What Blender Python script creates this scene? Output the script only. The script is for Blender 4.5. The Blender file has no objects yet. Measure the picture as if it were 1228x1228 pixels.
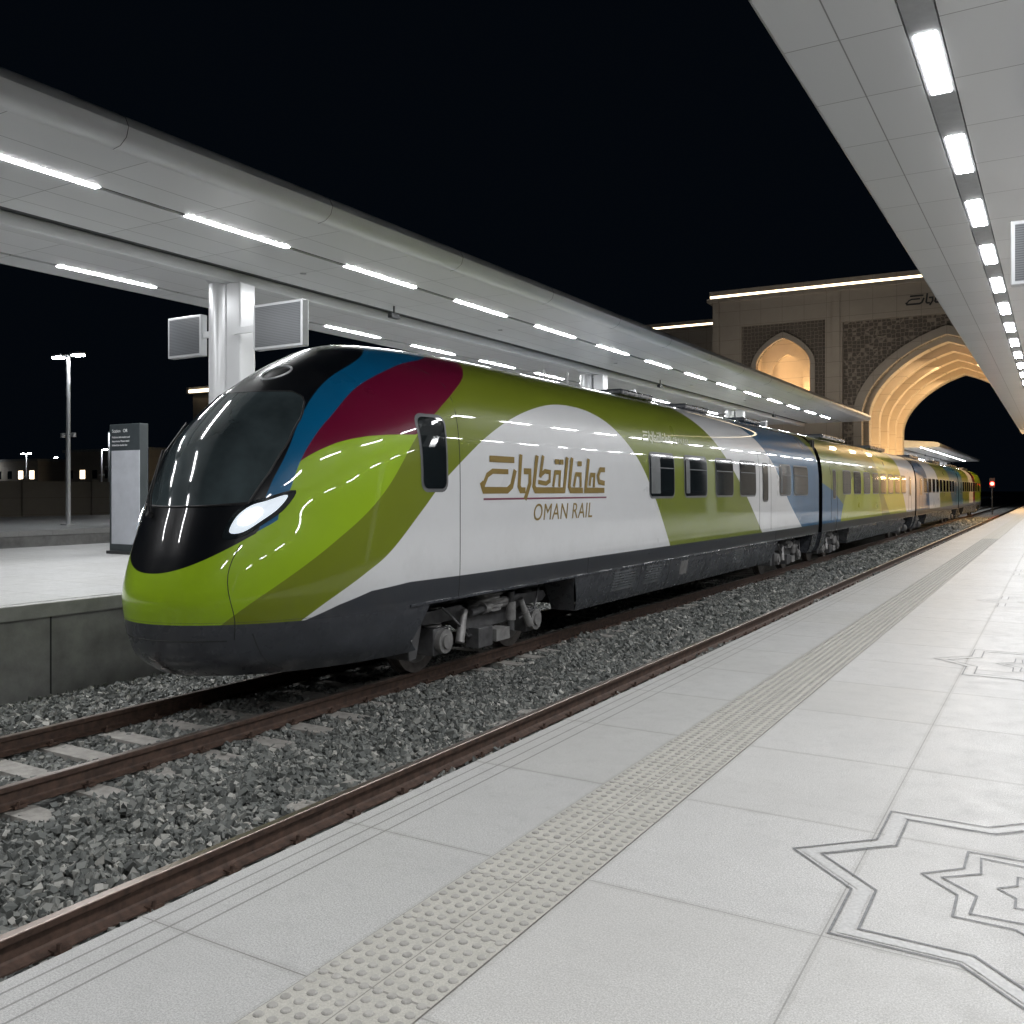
import bpy, math, random, numpy as np
from mathutils import Vector, Matrix
random.seed(7); rng=np.random.default_rng(7)
scene=bpy.context.scene; COL=scene.collection

# ------------------------------------------------------------------ helpers
def link(o,parent=None):
    COL.objects.link(o)
    if parent is not None: o.parent=parent
    return o
def empty(name,loc=(0,0,0),rotz=0):
    o=bpy.data.objects.new(name,None); o.location=loc; o.rotation_euler=(0,0,rotz)
    o.empty_display_size=.3
    return link(o)
class MB:
    def __init__(s): s.v=[]; s.f=[]
    def add(s,vs,fs):
        b=len(s.v); s.v+= [tuple(map(float,p)) for p in vs]; s.f+=[tuple(b+i for i in f) for f in fs]; return s
    def box(s,x0,x1,y0,y1,z0,z1):
        vs=[(x,y,z) for z in (z0,z1) for y in (y0,y1) for x in (x0,x1)]
        return s.add(vs,[(0,2,3,1),(4,5,7,6),(0,1,5,4),(2,6,7,3),(0,4,6,2),(1,3,7,5)])
    def quad(s,x0,x1,y0,y1,z): return s.add([(x0,y0,z),(x0,y1,z),(x1,y1,z),(x1,y0,z)],[(0,1,2,3)])
    def cyl(s,p0,p1,r0,r1=None,n=16,cap=True):
        r1=r0 if r1 is None else r1
        p0=Vector(p0);p1=Vector(p1);d=(p1-p0).normalized()
        a=d.orthogonal().normalized();b=d.cross(a)
        vs=[]
        for p,r in ((p0,r0),(p1,r1)):
            for i in range(n):
                t=2*math.pi*i/n; vs.append(p+a*(r*math.cos(t))+b*(r*math.sin(t)))
        fs=[(i,(i+1)%n,n+(i+1)%n,n+i) for i in range(n)]
        if cap: fs+=[tuple(range(n))[::-1],tuple(range(n,2*n))]
        return s.add(vs,fs)
    def tube(s,pts,r,n=8):
        for a,b in zip(pts[:-1],pts[1:]): s.cyl(a,b,r,n=n)
        return s
    def prism(s,prof,y0,y1,cap=True):
        n=len(prof)
        vs=[(x,y0,z) for x,z in prof]+[(x,y1,z) for x,z in prof]
        fs=[(i,(i+1)%n,n+(i+1)%n,n+i) for i in range(n)]
        if cap: fs+=[tuple(range(n))[::-1],tuple(range(n,2*n))]
        return s.add(vs,fs)
    def prismx(s,prof,x0,x1):
        n=len(prof)
        vs=[(x0,y,z) for y,z in prof]+[(x1,y,z) for y,z in prof]
        fs=[(i,(i+1)%n,n+(i+1)%n,n+i) for i in range(n)]+[tuple(range(n))[::-1],tuple(range(n,2*n))]
        return s.add(vs,fs)
    def obj(s,name,mat,parent=None,smooth=False,bevel=0,fix=True):
        me=bpy.data.meshes.new(name); me.from_pydata(s.v,[],s.f); me.update()
        if fix:
            import bmesh
            bm=bmesh.new(); bm.from_mesh(me); bmesh.ops.recalc_face_normals(bm,faces=bm.faces); bm.to_mesh(me); bm.free()
        if smooth:
            me.shade_smooth(); me.set_sharp_from_angle(angle=.7)
        me.materials.append(mat)
        o=bpy.data.objects.new(name,me); link(o,parent)
        if bevel:
            m=o.modifiers.new('bev','BEVEL'); m.width=bevel; m.segments=2; m.limit_method='ANGLE'
        return o

class NT:
    def __init__(s,name):
        s.mat=bpy.data.materials.new(name); s.mat.use_nodes=True
        s.t=s.mat.node_tree; s.n=s.t.nodes; s.l=s.t.links
        s.b=s.n['Principled BSDF']
    def new(s,t): return s.n.new(t)
    def put(s,sock,v):
        if hasattr(v,'is_output'): s.l.new(v,sock)
        else: sock.default_value=v
    def m(s,op,a,b=0,c=0,clamp=False):
        n=s.new('ShaderNodeMath'); n.operation=op; n.use_clamp=clamp
        s.put(n.inputs[0],a); s.put(n.inputs[1],b)
        if op in('MULTIPLY_ADD',): s.put(n.inputs[2],c)
        return n.outputs[0]
    def coord(s):
        return s.new('ShaderNodeTexCoord').outputs['Object']
    def xyz(s,v=None):
        n=s.new('ShaderNodeSeparateXYZ'); s.l.new(v or s.coord(),n.inputs[0]); return n.outputs
    def noise(s,scale,detail=4,rough=.6,vec=None):
        n=s.new('ShaderNodeTexNoise'); n.inputs['Scale'].default_value=scale
        n.inputs['Detail'].default_value=detail; n.inputs['Roughness'].default_value=rough
        s.l.new(vec or s.coord(),n.inputs['Vector']); return n.outputs['Fac']
    def mix(s,f,a,b):
        n=s.new('ShaderNodeMix'); n.data_type='RGBA'
        s.put(n.inputs['Factor'],f)
        for k,v in (('A',a),('B',b)):
            i=[q for q in n.inputs if q.name==k and q.type=='RGBA'][0]
            if hasattr(v,'is_output'): s.l.new(v,i)
            else: i.default_value=(v[0],v[1],v[2],1)
        return [q for q in n.outputs if q.type=='RGBA'][0]
    def ramp(s,v,lo,hi):
        n=s.new('ShaderNodeMapRange'); s.put(n.inputs[0],v); n.inputs[1].default_value=lo; n.inputs[2].default_value=hi
        return n.outputs[0]
    def joint(s,c,period,phase,w):
        a=s.m('FRACT',s.m('DIVIDE',s.m('SUBTRACT',c,phase-period/2),period))
        return s.m('LESS_THAN',s.m('ABSOLUTE',s.m('SUBTRACT',a,.5)),w/2/period)
    def color(s,v): s.put(s.b.inputs['Base Color'],v if hasattr(v,'is_output') else (v[0],v[1],v[2],1))
    def set(s,**k):
        for a,v in k.items(): s.put(s.b.inputs[a.replace('_',' ')],v)
    def bump(s,h,strength=.3,dist=.01):
        n=s.new('ShaderNodeBump'); n.inputs['Strength'].default_value=strength; n.inputs['Distance'].default_value=dist
        s.l.new(h,n.inputs['Height']); s.l.new(n.outputs[0],s.b.inputs['Normal'])
def simple(name,col,rough=.5,metal=0,var=.12,scale=6,bump=0,coat=0,bscale=None,rv=.15):
    t=NT(name); f=t.noise(scale)
    a=[max(0,c*(1-var)) for c in col]; b=[c*(1+var) for c in col]
    t.color(t.mix(t.ramp(f,.3,.7),a,b)); t.set(Metallic=float(metal))
    if rv: t.put(t.b.inputs['Roughness'],t.m('ADD',t.m('MULTIPLY',t.noise(scale*2.3,2),rv),rough-rv/2))
    else: t.set(Roughness=rough)
    if coat: t.b.inputs['Coat Weight'].default_value=coat; t.b.inputs['Coat Roughness'].default_value=.03
    if bump: t.bump(t.noise(bscale or scale*6),bump,.01)
    return t.mat
def emis(name,col,strength):
    t=NT(name); t.color((.8,.8,.8)); t.set(Roughness=.4)
    t.b.inputs['Emission Color'].default_value=(*col,1)
    t.b.inputs['Emission Strength'].default_value=strength
    return t.mat

# ------------------------------------------------------------------ materials
def granite(name,base,ejoint=None,groove=False,jm=.45):
    t=NT(name); x,y,z=t.xyz()
    sp=t.noise(150,3,.9); sp2=t.noise(45,4,.85); big=t.noise(.8,5,.65); mid=t.noise(6,5,.75)
    c1=t.mix(t.ramp(sp,.38,.62),[b*.50 for b in base],[b*1.20 for b in base])
    c1=t.mix(t.m('MULTIPLY',t.ramp(sp2,.52,.68),.48),c1,[b*.53 for b in base])
    c2=t.mix(t.m('MULTIPLY',t.ramp(big,.42,.75),.46),c1,[b*.62 for b in base])
    c2=t.mix(t.m('MULTIPLY',t.ramp(mid,.52,.80),.42),c2,[b*.55 for b in base])
    px,py,phx,phy=ejoint
    fx=t.m('FLOOR',t.m('DIVIDE',t.m('SUBTRACT',x,phx),px)); fy=t.m('FLOOR',t.m('DIVIDE',t.m('SUBTRACT',y,phy),py))
    wn=t.new('ShaderNodeTexWhiteNoise'); wn.noise_dimensions='2D'
    cb=t.new('ShaderNodeCombineXYZ'); t.l.new(fx,cb.inputs[0]); t.l.new(fy,cb.inputs[1]); t.l.new(cb.outputs[0],wn.inputs['Vector'])
    c2=t.mix(t.m('MULTIPLY',wn.outputs['Value'],.34),c2,[base[0]*.72,base[1]*.71,base[2]*.68])
    j=t.m('MAXIMUM',t.joint(x,px,phx,.006),t.joint(y,py,phy,.006))
    jw=t.m('MAXIMUM',t.joint(x,px,phx,.04),t.joint(y,py,phy,.04))
    if groove:
        for gx in (-2.885,-2.80,-2.715):
            j=t.m('MAXIMUM',j,t.m('LESS_THAN',t.m('ABSOLUTE',t.m('SUBTRACT',x,gx)),.0055))
    c2=t.mix(t.m('MULTIPLY',jw,t.m('MULTIPLY',mid,.35)),c2,(.22,.21,.19))
    c3=t.mix(t.m('MULTIPLY',j,jm),c2,(.12,.115,.105))
    t.color(c3)
    t.put(t.b.inputs['Roughness'],t.m('MULTIPLY_ADD',mid,.45,.26))
    t.bump(t.m('SUBTRACT',t.m('MULTIPLY',sp,.12),j),.35,.004)
    return t.mat
M={}
M['plat_edge']=granite('granite_edge',(.535,.535,.525),(5.,1.15,-2.12,2.25),groove=True,jm=.68)
M['plat_field']=granite('granite_field',(.625,.62,.605),(.93,1.15,-1.66,2.25),jm=.50)
M['plat_left']=granite('granite_far',(.58,.585,.58),(1.2,1.2,-10.6,0))
t=NT('tactile_paving'); x,y,z=t.xyz()
sp=t.noise(150,3,.8); mid=t.noise(5,4)
c=t.mix(t.ramp(sp,.35,.65),(.37,.36,.325),(.53,.515,.465)); c=t.mix(t.m('MULTIPLY',t.ramp(mid,.4,.7),.35),c,(.32,.31,.28))
j=t.m('MAXIMUM',t.joint(y,.46,.0,.010),t.joint(x,.23,-2.12,.005))
t.color(t.mix(t.m('MULTIPLY',j,.7),c,(.14,.13,.12))); t.set(Roughness=.55); t.bump(t.m('SUBTRACT',t.m('MULTIPLY',sp,.2),j),.3,.004)
M['tactile']=t.mat
M['dome']=simple('tactile_dome',(.36,.35,.325),.5,var=.2,scale=20)
M['inlay']=simple('dark_inlay',(.17,.175,.18),.5,var=.35,scale=30)
M['inlay_light']=simple('pale_inlay_stone',(.50,.50,.49),.45,var=.15,scale=60)
def soffit(name,per,ph,xl):
    t=NT(name); x,y,z=t.xyz()
    j=t.joint(y,per,ph,.012)
    for v in xl: j=t.m('MAXIMUM',j,t.m('LESS_THAN',t.m('ABSOLUTE',t.m('SUBTRACT',x,v)),.007))
    fy=t.m('FLOOR',t.m('DIVIDE',t.m('SUBTRACT',y,ph),per))
    wn=t.new('ShaderNodeTexWhiteNoise'); wn.noise_dimensions='1D'; t.l.new(fy,wn.inputs['W'])
    c=t.mix(t.m('MULTIPLY',wn.outputs['Value'],.40),(.62,.63,.64),(.50,.51,.52))
    t.color(t.mix(t.m('MULTIPLY',j,.8),c,(.07,.07,.07)))
    t.set(Metallic=0.0,Roughness=.28); t.b.inputs['Specular IOR Level'].default_value=.75
    return t.mat
M['soffL']=soffit('aluminium_soffit',1.825,.4,(-10.75,-12.2,-12.9,-14.6,-15.4))
M['soffR']=soffit('aluminium_soffit_b',1.42,.4,(-1.75,-.2,.9,3.2,4.6))
M['fascia']=simple('fascia_metal',(.56,.57,.58),.32,metal=.0,var=.03,scale=1.2,rv=0)
M['slot']=simple('dark_slot',(.035,.037,.04),.6)
M['track']=simple('light_channel',(.30,.31,.32),.4,rv=0)
M['steel']=simple('column_steel',(.62,.63,.64),.30,metal=.3,var=.03,scale=1,rv=0)
M['darkmetal']=simple('dark_metal',(.05,.052,.055),.5,metal=.3)
M['rubber']=simple('rubber',(.012,.012,.013),.55)
M['lampL']=emis('canopy_led',(.98,.985,1.),160)
M['lampR']=emis('canopy_led_wide',(.98,.985,1.),92)
M['warm']=emis('warm_led',(1.,.80,.52),5)
M['warmv']=emis('warm_vault_led',(1.,.68,.36),85)
M['warmn']=emis('warm_niche_led',(1.,.68,.36),60)
M['concrete']=simple('platform_concrete',(.31,.31,.305),.8,var=.28,scale=2.2,bump=.25,bscale=30)
M['conc_edge']=simple('coping_concrete',(.40,.40,.395),.7,var=.18,scale=4,bump=.2,bscale=40)
M['sleeper']=simple('sleeper_concrete',(.34,.325,.30),.85,var=.25,scale=9,bump=.3,bscale=50)
t=NT('rail_steel_rust'); x,y,z=t.xyz(); n=t.noise(14,5)
c=t.mix(t.ramp(n,.35,.7),(.045,.027,.020),(.11,.066,.047))
top=t.m('GREATER_THAN',z,-.7135)
t.color(t.mix(top,c,(.30,.25,.22))); t.put(t.b.inputs['Metallic'],t.m('MULTIPLY',top,.8)); t.put(t.b.inputs['Roughness'],t.m('SUBTRACT',.72,t.m('MULTIPLY',top,.40)))
M['rail']=t.mat
t=NT('ballast_stone'); at=t.new('ShaderNodeAttribute'); at.attribute_name='rnd'
n=t.noise(60,3)
cr_=t.new('ShaderNodeValToRGB'); t.l.new(at.outputs['Fac'],cr_.inputs[0])
e=cr_.color_ramp.elements; e[0].color=(.075,.085,.083,1); e[1].color=(.55,.54,.50,1); e[1].position=1
q=cr_.color_ramp.elements.new(.45); q.color=(.165,.180,.172,1); q=cr_.color_ramp.elements.new(.85); q.color=(.29,.30,.28,1)
t.color(t.mix(t.m('MULTIPLY',n,.4),cr_.outputs[0],(.15,.14,.125))); t.set(Roughness=.75)
M['stone']=t.mat
t=NT('ballast_bed'); vn=t.new('ShaderNodeTexVoronoi'); vn.inputs['Scale'].default_value=16; t.l.new(t.coord(),vn.inputs['Vector'])
sx=t.new('ShaderNodeSeparateColor'); t.l.new(vn.outputs['Color'],sx.inputs[0])
t.color(t.mix(sx.outputs[0],(.06,.065,.062),(.24,.245,.235))); t.set(Roughness=.9); t.bump(vn.outputs['Distance'],.9,.05)
M['bed']=t.mat
t=NT('ground_soil'); n=t.noise(.4,6); t.color(t.mix(n,(.05,.048,.044),(.10,.095,.085))); t.set(Roughness=.95); M['soil']=t.mat
t=NT('sandstone'); x,y,z=t.xyz(); n=t.noise(1.2,5)
j=t.m('MAXIMUM',t.joint(x,1.6,0,.03),t.joint(z,1.1,0,.03))
c=t.mix(n,(.31,.275,.235),(.40,.36,.31)); t.color(t.mix(t.m('MULTIPLY',j,.5),c,(.12,.1,.08))); t.set(Roughness=.8); t.bump(t.m('SUBTRACT',t.m('MULTIPLY',t.noise(30),.2),j),.4,.02)
M['sand']=t.mat
t=NT('vault_stone'); x,y,z=t.xyz(); n=t.noise(1.5,5)
j=t.joint(z,1.3,0,.035)
c=t.mix(n,(.44,.37,.28),(.56,.48,.38)); t.color(t.mix(t.m('MULTIPLY',j,.45),c,(.15,.12,.09))); t.set(Roughness=.75); t.bump(t.noise(20),.2,.02)
M['vault']=t.mat
t=NT('carved_lattice'); co=t.coord(); vn=t.new('ShaderNodeTexVoronoi'); vn.feature='DISTANCE_TO_EDGE'; vn.inputs['Scale'].default_value=3.4; vn.inputs['Randomness'].default_value=.35; t.l.new(co,vn.inputs['Vector'])
f=t.ramp(vn.outputs['Distance'],.04,.12)
t.color(t.mix(f,(.27,.235,.20),(.11,.095,.08))); t.set(Roughness=.8); t.bump(t.m('SUBTRACT',1,f),.8,.06)
M['lattice']=t.mat
t=NT('display_screen'); x,y,z=t.xyz()
j=t.joint(z,.03,0,.010); t.color(t.mix(j,(.10,.105,.112),(.045,.05,.055))); t.set(Roughness=.35,Metallic=.2); M['screen']=t.mat
M['screenframe']=simple('display_housing',(.42,.43,.44),.35,metal=.4,var=.05,rv=0)
M['totem_dark']=simple('totem_dark',(.045,.055,.06),.4,var=.08)
M['totem_light']=simple('totem_panel',(.44,.46,.50),.4,var=.06)
M['white_print']=simple('white_print',(.75,.76,.77),.4,var=.02)
M['gold']=simple('gold_vinyl',(.25,.165,.025),.4,metal=.1,var=.05,rv=0)
M['maroonv']=simple('maroon_vinyl',(.20,.03,.07),.35,var=.05)
M['olive_txt']=simple('cream_vinyl',(.66,.68,.50),.35,var=.03)

OLIVE=(.19,.235,.02); LIME=(.34,.53,.02); MAROON=(.155,.006,.032); BLUE=(.003,.115,.26)
WHITE=(.78,.79,.80); BLACK=(.005,.006,.008); GRAY=(.052,.057,.066); YEL=(.42,.47,.02)
def livery(name,base,cols,K=130,ior=1.33,cw=.8):
    t=NT(name); c=(*base,1)
    n=t.noise(.8,3)
    rg=t.new('ShaderNodeRGB'); rg.outputs[0].default_value=c; cur=rg.outputs[0]
    for i,cc in enumerate(cols):
        a=t.new('ShaderNodeAttribute'); a.attribute_name='d%d'%i
        f=t.m('MULTIPLY_ADD',a.outputs['Fac'],K,.5,clamp=True)
        cur=t.mix(f,cur,cc)
    x,y,z=t.xyz()
    low=t.ramp(z,1.1,.3)
    cur=t.mix(t.m('MULTIPLY',t.ramp(t.noise(2.2,6,.7),.45,.8),t.m('MULTIPLY_ADD',low,.14,.05)),cur,(.13,.12,.10))
    t.color(cur); t.put(t.b.inputs['Roughness'],t.m('MULTIPLY_ADD',n,.10,.24))
    t.b.inputs['Specular IOR Level'].default_value=.16
    t.b.inputs['Coat Weight'].default_value=cw; t.b.inputs['Coat Roughness'].default_value=.02; t.b.inputs['Coat IOR'].default_value=ior
    t.bump(t.noise(.55,2),.06,.05)
    return t.mat
M['gloss_black']=simple('gloss_black',(.005,.0055,.007),.08,var=.05,coat=.6)
M['skirt']=simple('train_skirt_grey',(.060,.065,.075),.28,var=.12,scale=3,coat=.25)
M['glass']=simple('tinted_glass',(.012,.016,.018),.06,var=.2,scale=1,coat=.3,rv=0)
M['blind']=simple('window_blind',(.10,.11,.115),.4,var=.3,scale=3)
M['windscreen']=simple('windscreen_glass',(.045,.060,.064),.07,var=.5,scale=1.1,coat=.4,rv=0)
M['bogie']=simple('bogie_steel',(.11,.11,.113),.5,metal=.3,var=.3,scale=8)
M['bogie2']=simple('bogie_parts',(.30,.295,.29),.5,metal=.4,var=.3,scale=8)
M['wheel']=simple('wheel_steel',(.15,.135,.125),.42,metal=.5,var=.3,scale=10)
M['seam']=simple('panel_seam',(.02,.022,.02),.6)
M['winframe']=simple('window_frame',(.12,.125,.13),.4)
M['headlamp']=emis('headlamp_led',(.90,.96,1.),7)
M['drl']=emis('daytime_lamp',(.72,.86,1.),.55)
M['redlamp']=emis('red_signal_lamp',(1.,.03,.02),40)
M['street']=emis('street_led',(.92,.96,1.),180)

# ------------------------------------------------------------------ camera & world
TH=math.atan(654/1100)
cam=bpy.data.cameras.new('camera'); co=bpy.data.objects.new('camera',cam); link(co)
co.location=(0,0,1.6); co.rotation_euler=(math.pi/2,0,TH)
cam.lens=36*1100/1228; cam.sensor_width=36; cam.shift_y=-26/1228; cam.clip_end=3000; cam.clip_start=.05
scene.camera=co
w=bpy.data.worlds.new('World'); scene.world=w; w.use_nodes=True
bg=w.node_tree.nodes['Background']; bg.inputs[0].default_value=(.32,.58,1.,1); bg.inputs[1].default_value=.0034
scene.view_settings.view_transform='Standard'; scene.view_settings.look='None'; scene.view_settings.exposure=0

# ------------------------------------------------------------------ ground
MB().add([(-1500,-200,-1.05),(1500,-200,-1.05),(1500,2500,-1.05),(-1500,2500,-1.05)],[(0,1,2,3)]).obj('ground',M['soil'])
MB().add([(-10.7,-6,-.945),(-2.9,-6,-.945),(-2.9,220,-.945),(-10.7,220,-.945)],[(0,1,2,3)]).obj('ballast_bed',M['bed'])

def ballast():
    cube=np.array([(x,y,z) for z in (-1,1) for y in (-1,1) for x in (-1,1)],float)*.62
    F=np.array([(0,2,3),(0,3,1),(4,5,7),(4,7,6),(0,1,5),(0,5,4),(2,6,7),(2,7,3),(0,4,6),(0,6,2),(1,3,7),(1,7,5)])
    P=[];R=[]
    for y0,y1,den,r,x0 in ((2.3,13,820,.031,-10.5),(13,26,380,.043,-10.5),(26,55,110,.064,-7),(55,90,35,.09,-7)):
        n=int((y1-y0)*(-3.0-x0)*den)
        p=np.stack([rng.uniform(x0,-3.0,n),rng.uniform(y0,y1,n),np.full(n,0.)],1)
        rr=r*rng.uniform(.5,1.45,n)
        P.append(p);R.append(rr)
    P=np.concatenate(P);R=np.concatenate(R)
    fy=np.abs(((P[:,1]-.0)/.6+.5)%1-.5)*.6
    x=P[:,0]
    onS=(fy<.10)&(((np.abs(x+7.78)<1.24))|(np.abs(x+3.97)<1.24))
    keep=~onS|(rng.random(len(P))<.16)|((np.abs(x+3.97)<1.3)&(rng.random(len(P))<.6))
    nearrail=np.zeros(len(P),bool)
    for rx in (-8.5,-7.06,-4.69,-3.25): nearrail|=np.abs(x-rx)<.085
    keep&=~nearrail
    P=P[keep];R=R[keep];x=P[:,0];n=len(P)
    base=-.925+.02*np.sin(P[:,1]*1.7+x*2.1)+.018*np.sin(x*5.1-P[:,1]*.9)
    heap=.045*np.exp(-((x+5.85)/.75)**2)
    P[:,2]=base+heap+rng.uniform(-.022,.026,n)
    V=cube[None]*rng.uniform(.55,1.35,(n,8,1))+rng.uniform(-.22,.22,(n,8,3))
    V=V*rng.uniform(.55,1.25,(n,1,3))
    q=rng.normal(size=(n,4)); q/=np.linalg.norm(q,axis=1)[:,None]
    a,b,c,d=q.T
    Rm=np.stack([1-2*(c*c+d*d),2*(b*c-a*d),2*(b*d+a*c),2*(b*c+a*d),1-2*(b*b+d*d),2*(c*d-a*b),2*(b*d-a*c),2*(c*d+a*b),1-2*(b*b+c*c)],1).reshape(n,3,3)
    V=np.einsum('nij,nkj->nki',Rm,V)*R[:,None,None]+P[:,None,:]
    V=V.reshape(-1,3); FF=(F[None]+8*np.arange(n)[:,None,None]).reshape(-1,3)
    me=bpy.data.meshes.new('ballast_gravel')
    me.vertices.add(len(V)); me.vertices.foreach_set('co',V.astype(np.float32).ravel())
    me.loops.add(FF.size); me.loops.foreach_set('vertex_index',FF.astype(np.int32).ravel())
    me.polygons.add(len(FF)); me.polygons.foreach_set('loop_start',np.arange(0,FF.size,3,dtype=np.int32))
    me.update(calc_edges=True)
    me.shade_flat()
    at=me.attributes.new('rnd','FLOAT','POINT'); at.data.foreach_set('value',np.repeat(rng.random(n),8).astype(np.float32))
    me.materials.append(M['stone'])
    link(bpy.data.objects.new('ballast_gravel',me))
ballast()

# ------------------------------------------------------------------ tracks
def track(xc,y1=200):
    root=empty('railway_track')
    prof=[(-.075,-.882),(.075,-.882),(.075,-.872),(.02,-.852),(.010,-.84),(.010,-.765),(.034,-.752),(.036,-.718),(.028,-.71),(-.028,-.71),(-.036,-.718),(-.034,-.752),(-.010,-.765),(-.010,-.84),(-.02,-.852),(-.075,-.872)]
    rb=MB()
    for s in (-.72,.72): rb.prism([(xc+s+a,b) for a,b in prof],-4,y1)
    rb.obj('rails',M['rail'],root)
    sl=MB();cl=MB()
    y=-1.2
    while y<70:
        dx=random.uniform(-.015,.015)
        sl.prismx([(y-.13,-1.0),(y+.13,-1.0),(y+.115,-.895),(y-.115,-.895)],xc-1.27+dx,xc+1.27+dx)
        if y<26:
            for s in (-.72,.72):
                for k in (-1,1):
                    cl.box(xc+s+k*.075-.03,xc+s+k*.075+.03,y-.05,y+.05,-.884,-.858)
                    cl.cyl((xc+s+k*.10,y-.02,-.87),(xc+s+k*.10,y-.02,-.825),.014,n=6)
        y+=.6
    sl.obj('sleepers',M['sleeper'],root,bevel=0)
    cl.obj('rail_clips',M['rail'],root)
track(-7.78); track(-3.97)

# ------------------------------------------------------------------ right platform
root=empty('station_platform')
MB().box(-2.93,14,-8,230,-1.04,-.12).obj('platform_wall',M['concrete'],root)
MB().add([(-2.12,-8,0),(-2.12,230,0),(-2.12,230,-.12),(-2.97,230,-.12),(-2.97,230,-.015),(-2.955,230,0),
          (-2.955,-8,0),(-2.97,-8,-.015),(-2.97,-8,-.12),(-2.12,-8,-.12)],[(0,6,5,1),(6,7,4,5),(7,8,3,4),(8,9,2,3),(0,9,8,7,6),(1,5,4,3,2)]).obj('edge_slabs',M['plat_edge'],root)
MB().box(-2.12,-1.66,-8,230,-.12,.004).obj('tactile_strip',M['tactile'],root)
MB().box(-1.66,14,-8,230,-.12,.0).obj('granite_paving',M['plat_field'],root)
dm=MB()
y=1.0
prof=[(.0185,0),(.0165,.0035),(.0125,.006)]
while y<34:
    for i in range(8):
        cx=-2.12+.0288+i*.0575; n=10 if y<8 else 6
        vs=[];fs=[]
        for r,h in prof:
            for k in range(n):
                a=2*math.pi*k/n; vs.append((cx+r*math.cos(a),y+.0288+r*math.sin(a),.004+h))
        for q in range(2):
            for k in range(n): fs.append((q*n+k,q*n+(k+1)%n,(q+1)*n+(k+1)%n,(q+1)*n+k))
        fs.append(tuple(range(2*n,3*n)))
        dm.add(vs,fs)
    y+=.0575
dm.obj('tactile_domes',M['dome'],root,fix=False)

def ribbon(mb,pts,w,z,closed=True):
    n=len(pts);L=[];R=[]
    for i in range(n):
        p=Vector(pts[i]);a=Vector(pts[i-1]);b=Vector(pts[(i+1)%n])
        d1=(p-a).normalized();d2=(b-p).normalized()
        n1=Vector((-d1.y,d1.x));n2=Vector((-d2.y,d2.x));m=(n1+n2)
        if m.length<1e-6:m=n1
        m.normalize(); k=w/2/max(.3,m.dot(n1))
        L.append(p+m*k);R.append(p-m*k)
    vs=[(v.x,v.y,z) for v in L]+[(v.x,v.y,z) for v in R]
    mb.add(vs,[(i,(i+1)%n,n+(i+1)%n,n+i) for i in range(n)])
def star(cx,cy,s):
    root=empty('star_floor_inlay')
    def oct8(r_out,r_in,rot=0):
        return [(cx+(r_out if i%2==0 else r_in)*math.cos(math.pi*i/8+rot),cy+(r_out if i%2==0 else r_in)*math.sin(math.pi*i/8+rot)) for i in range(16)]
    ro=s*2**.5; ri=ro*.7654
    k=MB();p=MB()
    ribbon(p,oct8(ro*.935,ri*.935),.05,.0025); p.obj('pale_band',M['inlay_light'],root,fix=False)
    ribbon(k,oct8(ro,ri),.010,.004); ribbon(k,oct8(ro*.88,ri*.88),.010,.004)
    rr=.62*s
    ribbon(k,oct8(rr*1.12,rr*.86),.010,.004); ribbon(k,oct8(rr*.95,rr*.70),.010,.004)
    ribbon(k,oct8(rr*.50,rr*.38),.009,.004)
    k.obj('dark_lines',M['inlay'],root,fix=False)
for i in range(9): star(.02,4.16+5.4*i,.73)
for cx,cy in ((.35,7.0),(.35,12.4),(.35,17.8)):
    dr=empty('drain_cover'); d=MB();d2=MB()
    d.box(cx-.15,cx+.15,cy-.15,cy+.15,-.01,.003)
    for k in range(6): d2.box(cx-.12,cx+.12,cy-.125+k*.045,cy-.105+k*.045,.0031,.0045)
    d.obj('plate',M['steel'],dr); d2.obj('slots',M['slot'],dr)

# ------------------------------------------------------------------ left platform and beyond
root=empty('station_platform')
MB().box(-21.2,-10.66,-12,230,-1.04,.05).obj('platform_wall',M['concrete'],root)
MB().box(-21.25,-10.6,-12,230,.05,.229).obj('platform_slab',M['conc_edge'],root,bevel=.012)
MB().box(-21.2,-10.75,-12,229,.20,.235).obj('paving',M['plat_left'],root)
cb=MB()
for i in range(40): cb.box(-10.664,-10.650,-10+i*2.4,-9.985+i*2.4,-.94,.05)
cb.obj('wall_joints',M['slot'],root)
root=empty('station_platform')
MB().box(-46,-30,-12,230,-1.04,.05).obj('platform_wall',M['concrete'],root)
MB().box(-46,-29.95,-12,230,.05,.23).obj('paving',M['plat_left'],root)
track(-25.5,200)
root=empty('boundary_wall')
MB().box(-58.4,-58,-20,230,-1.05,2.2).obj('wall_panels',M['sand'],root)
pw=MB()
for i in range(50): pw.box(-58.0,-57.8,-20+i*5,-19.5+i*5,-1.05,2.35)
pw.obj('wall_piers',M['sand'],root)

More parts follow.
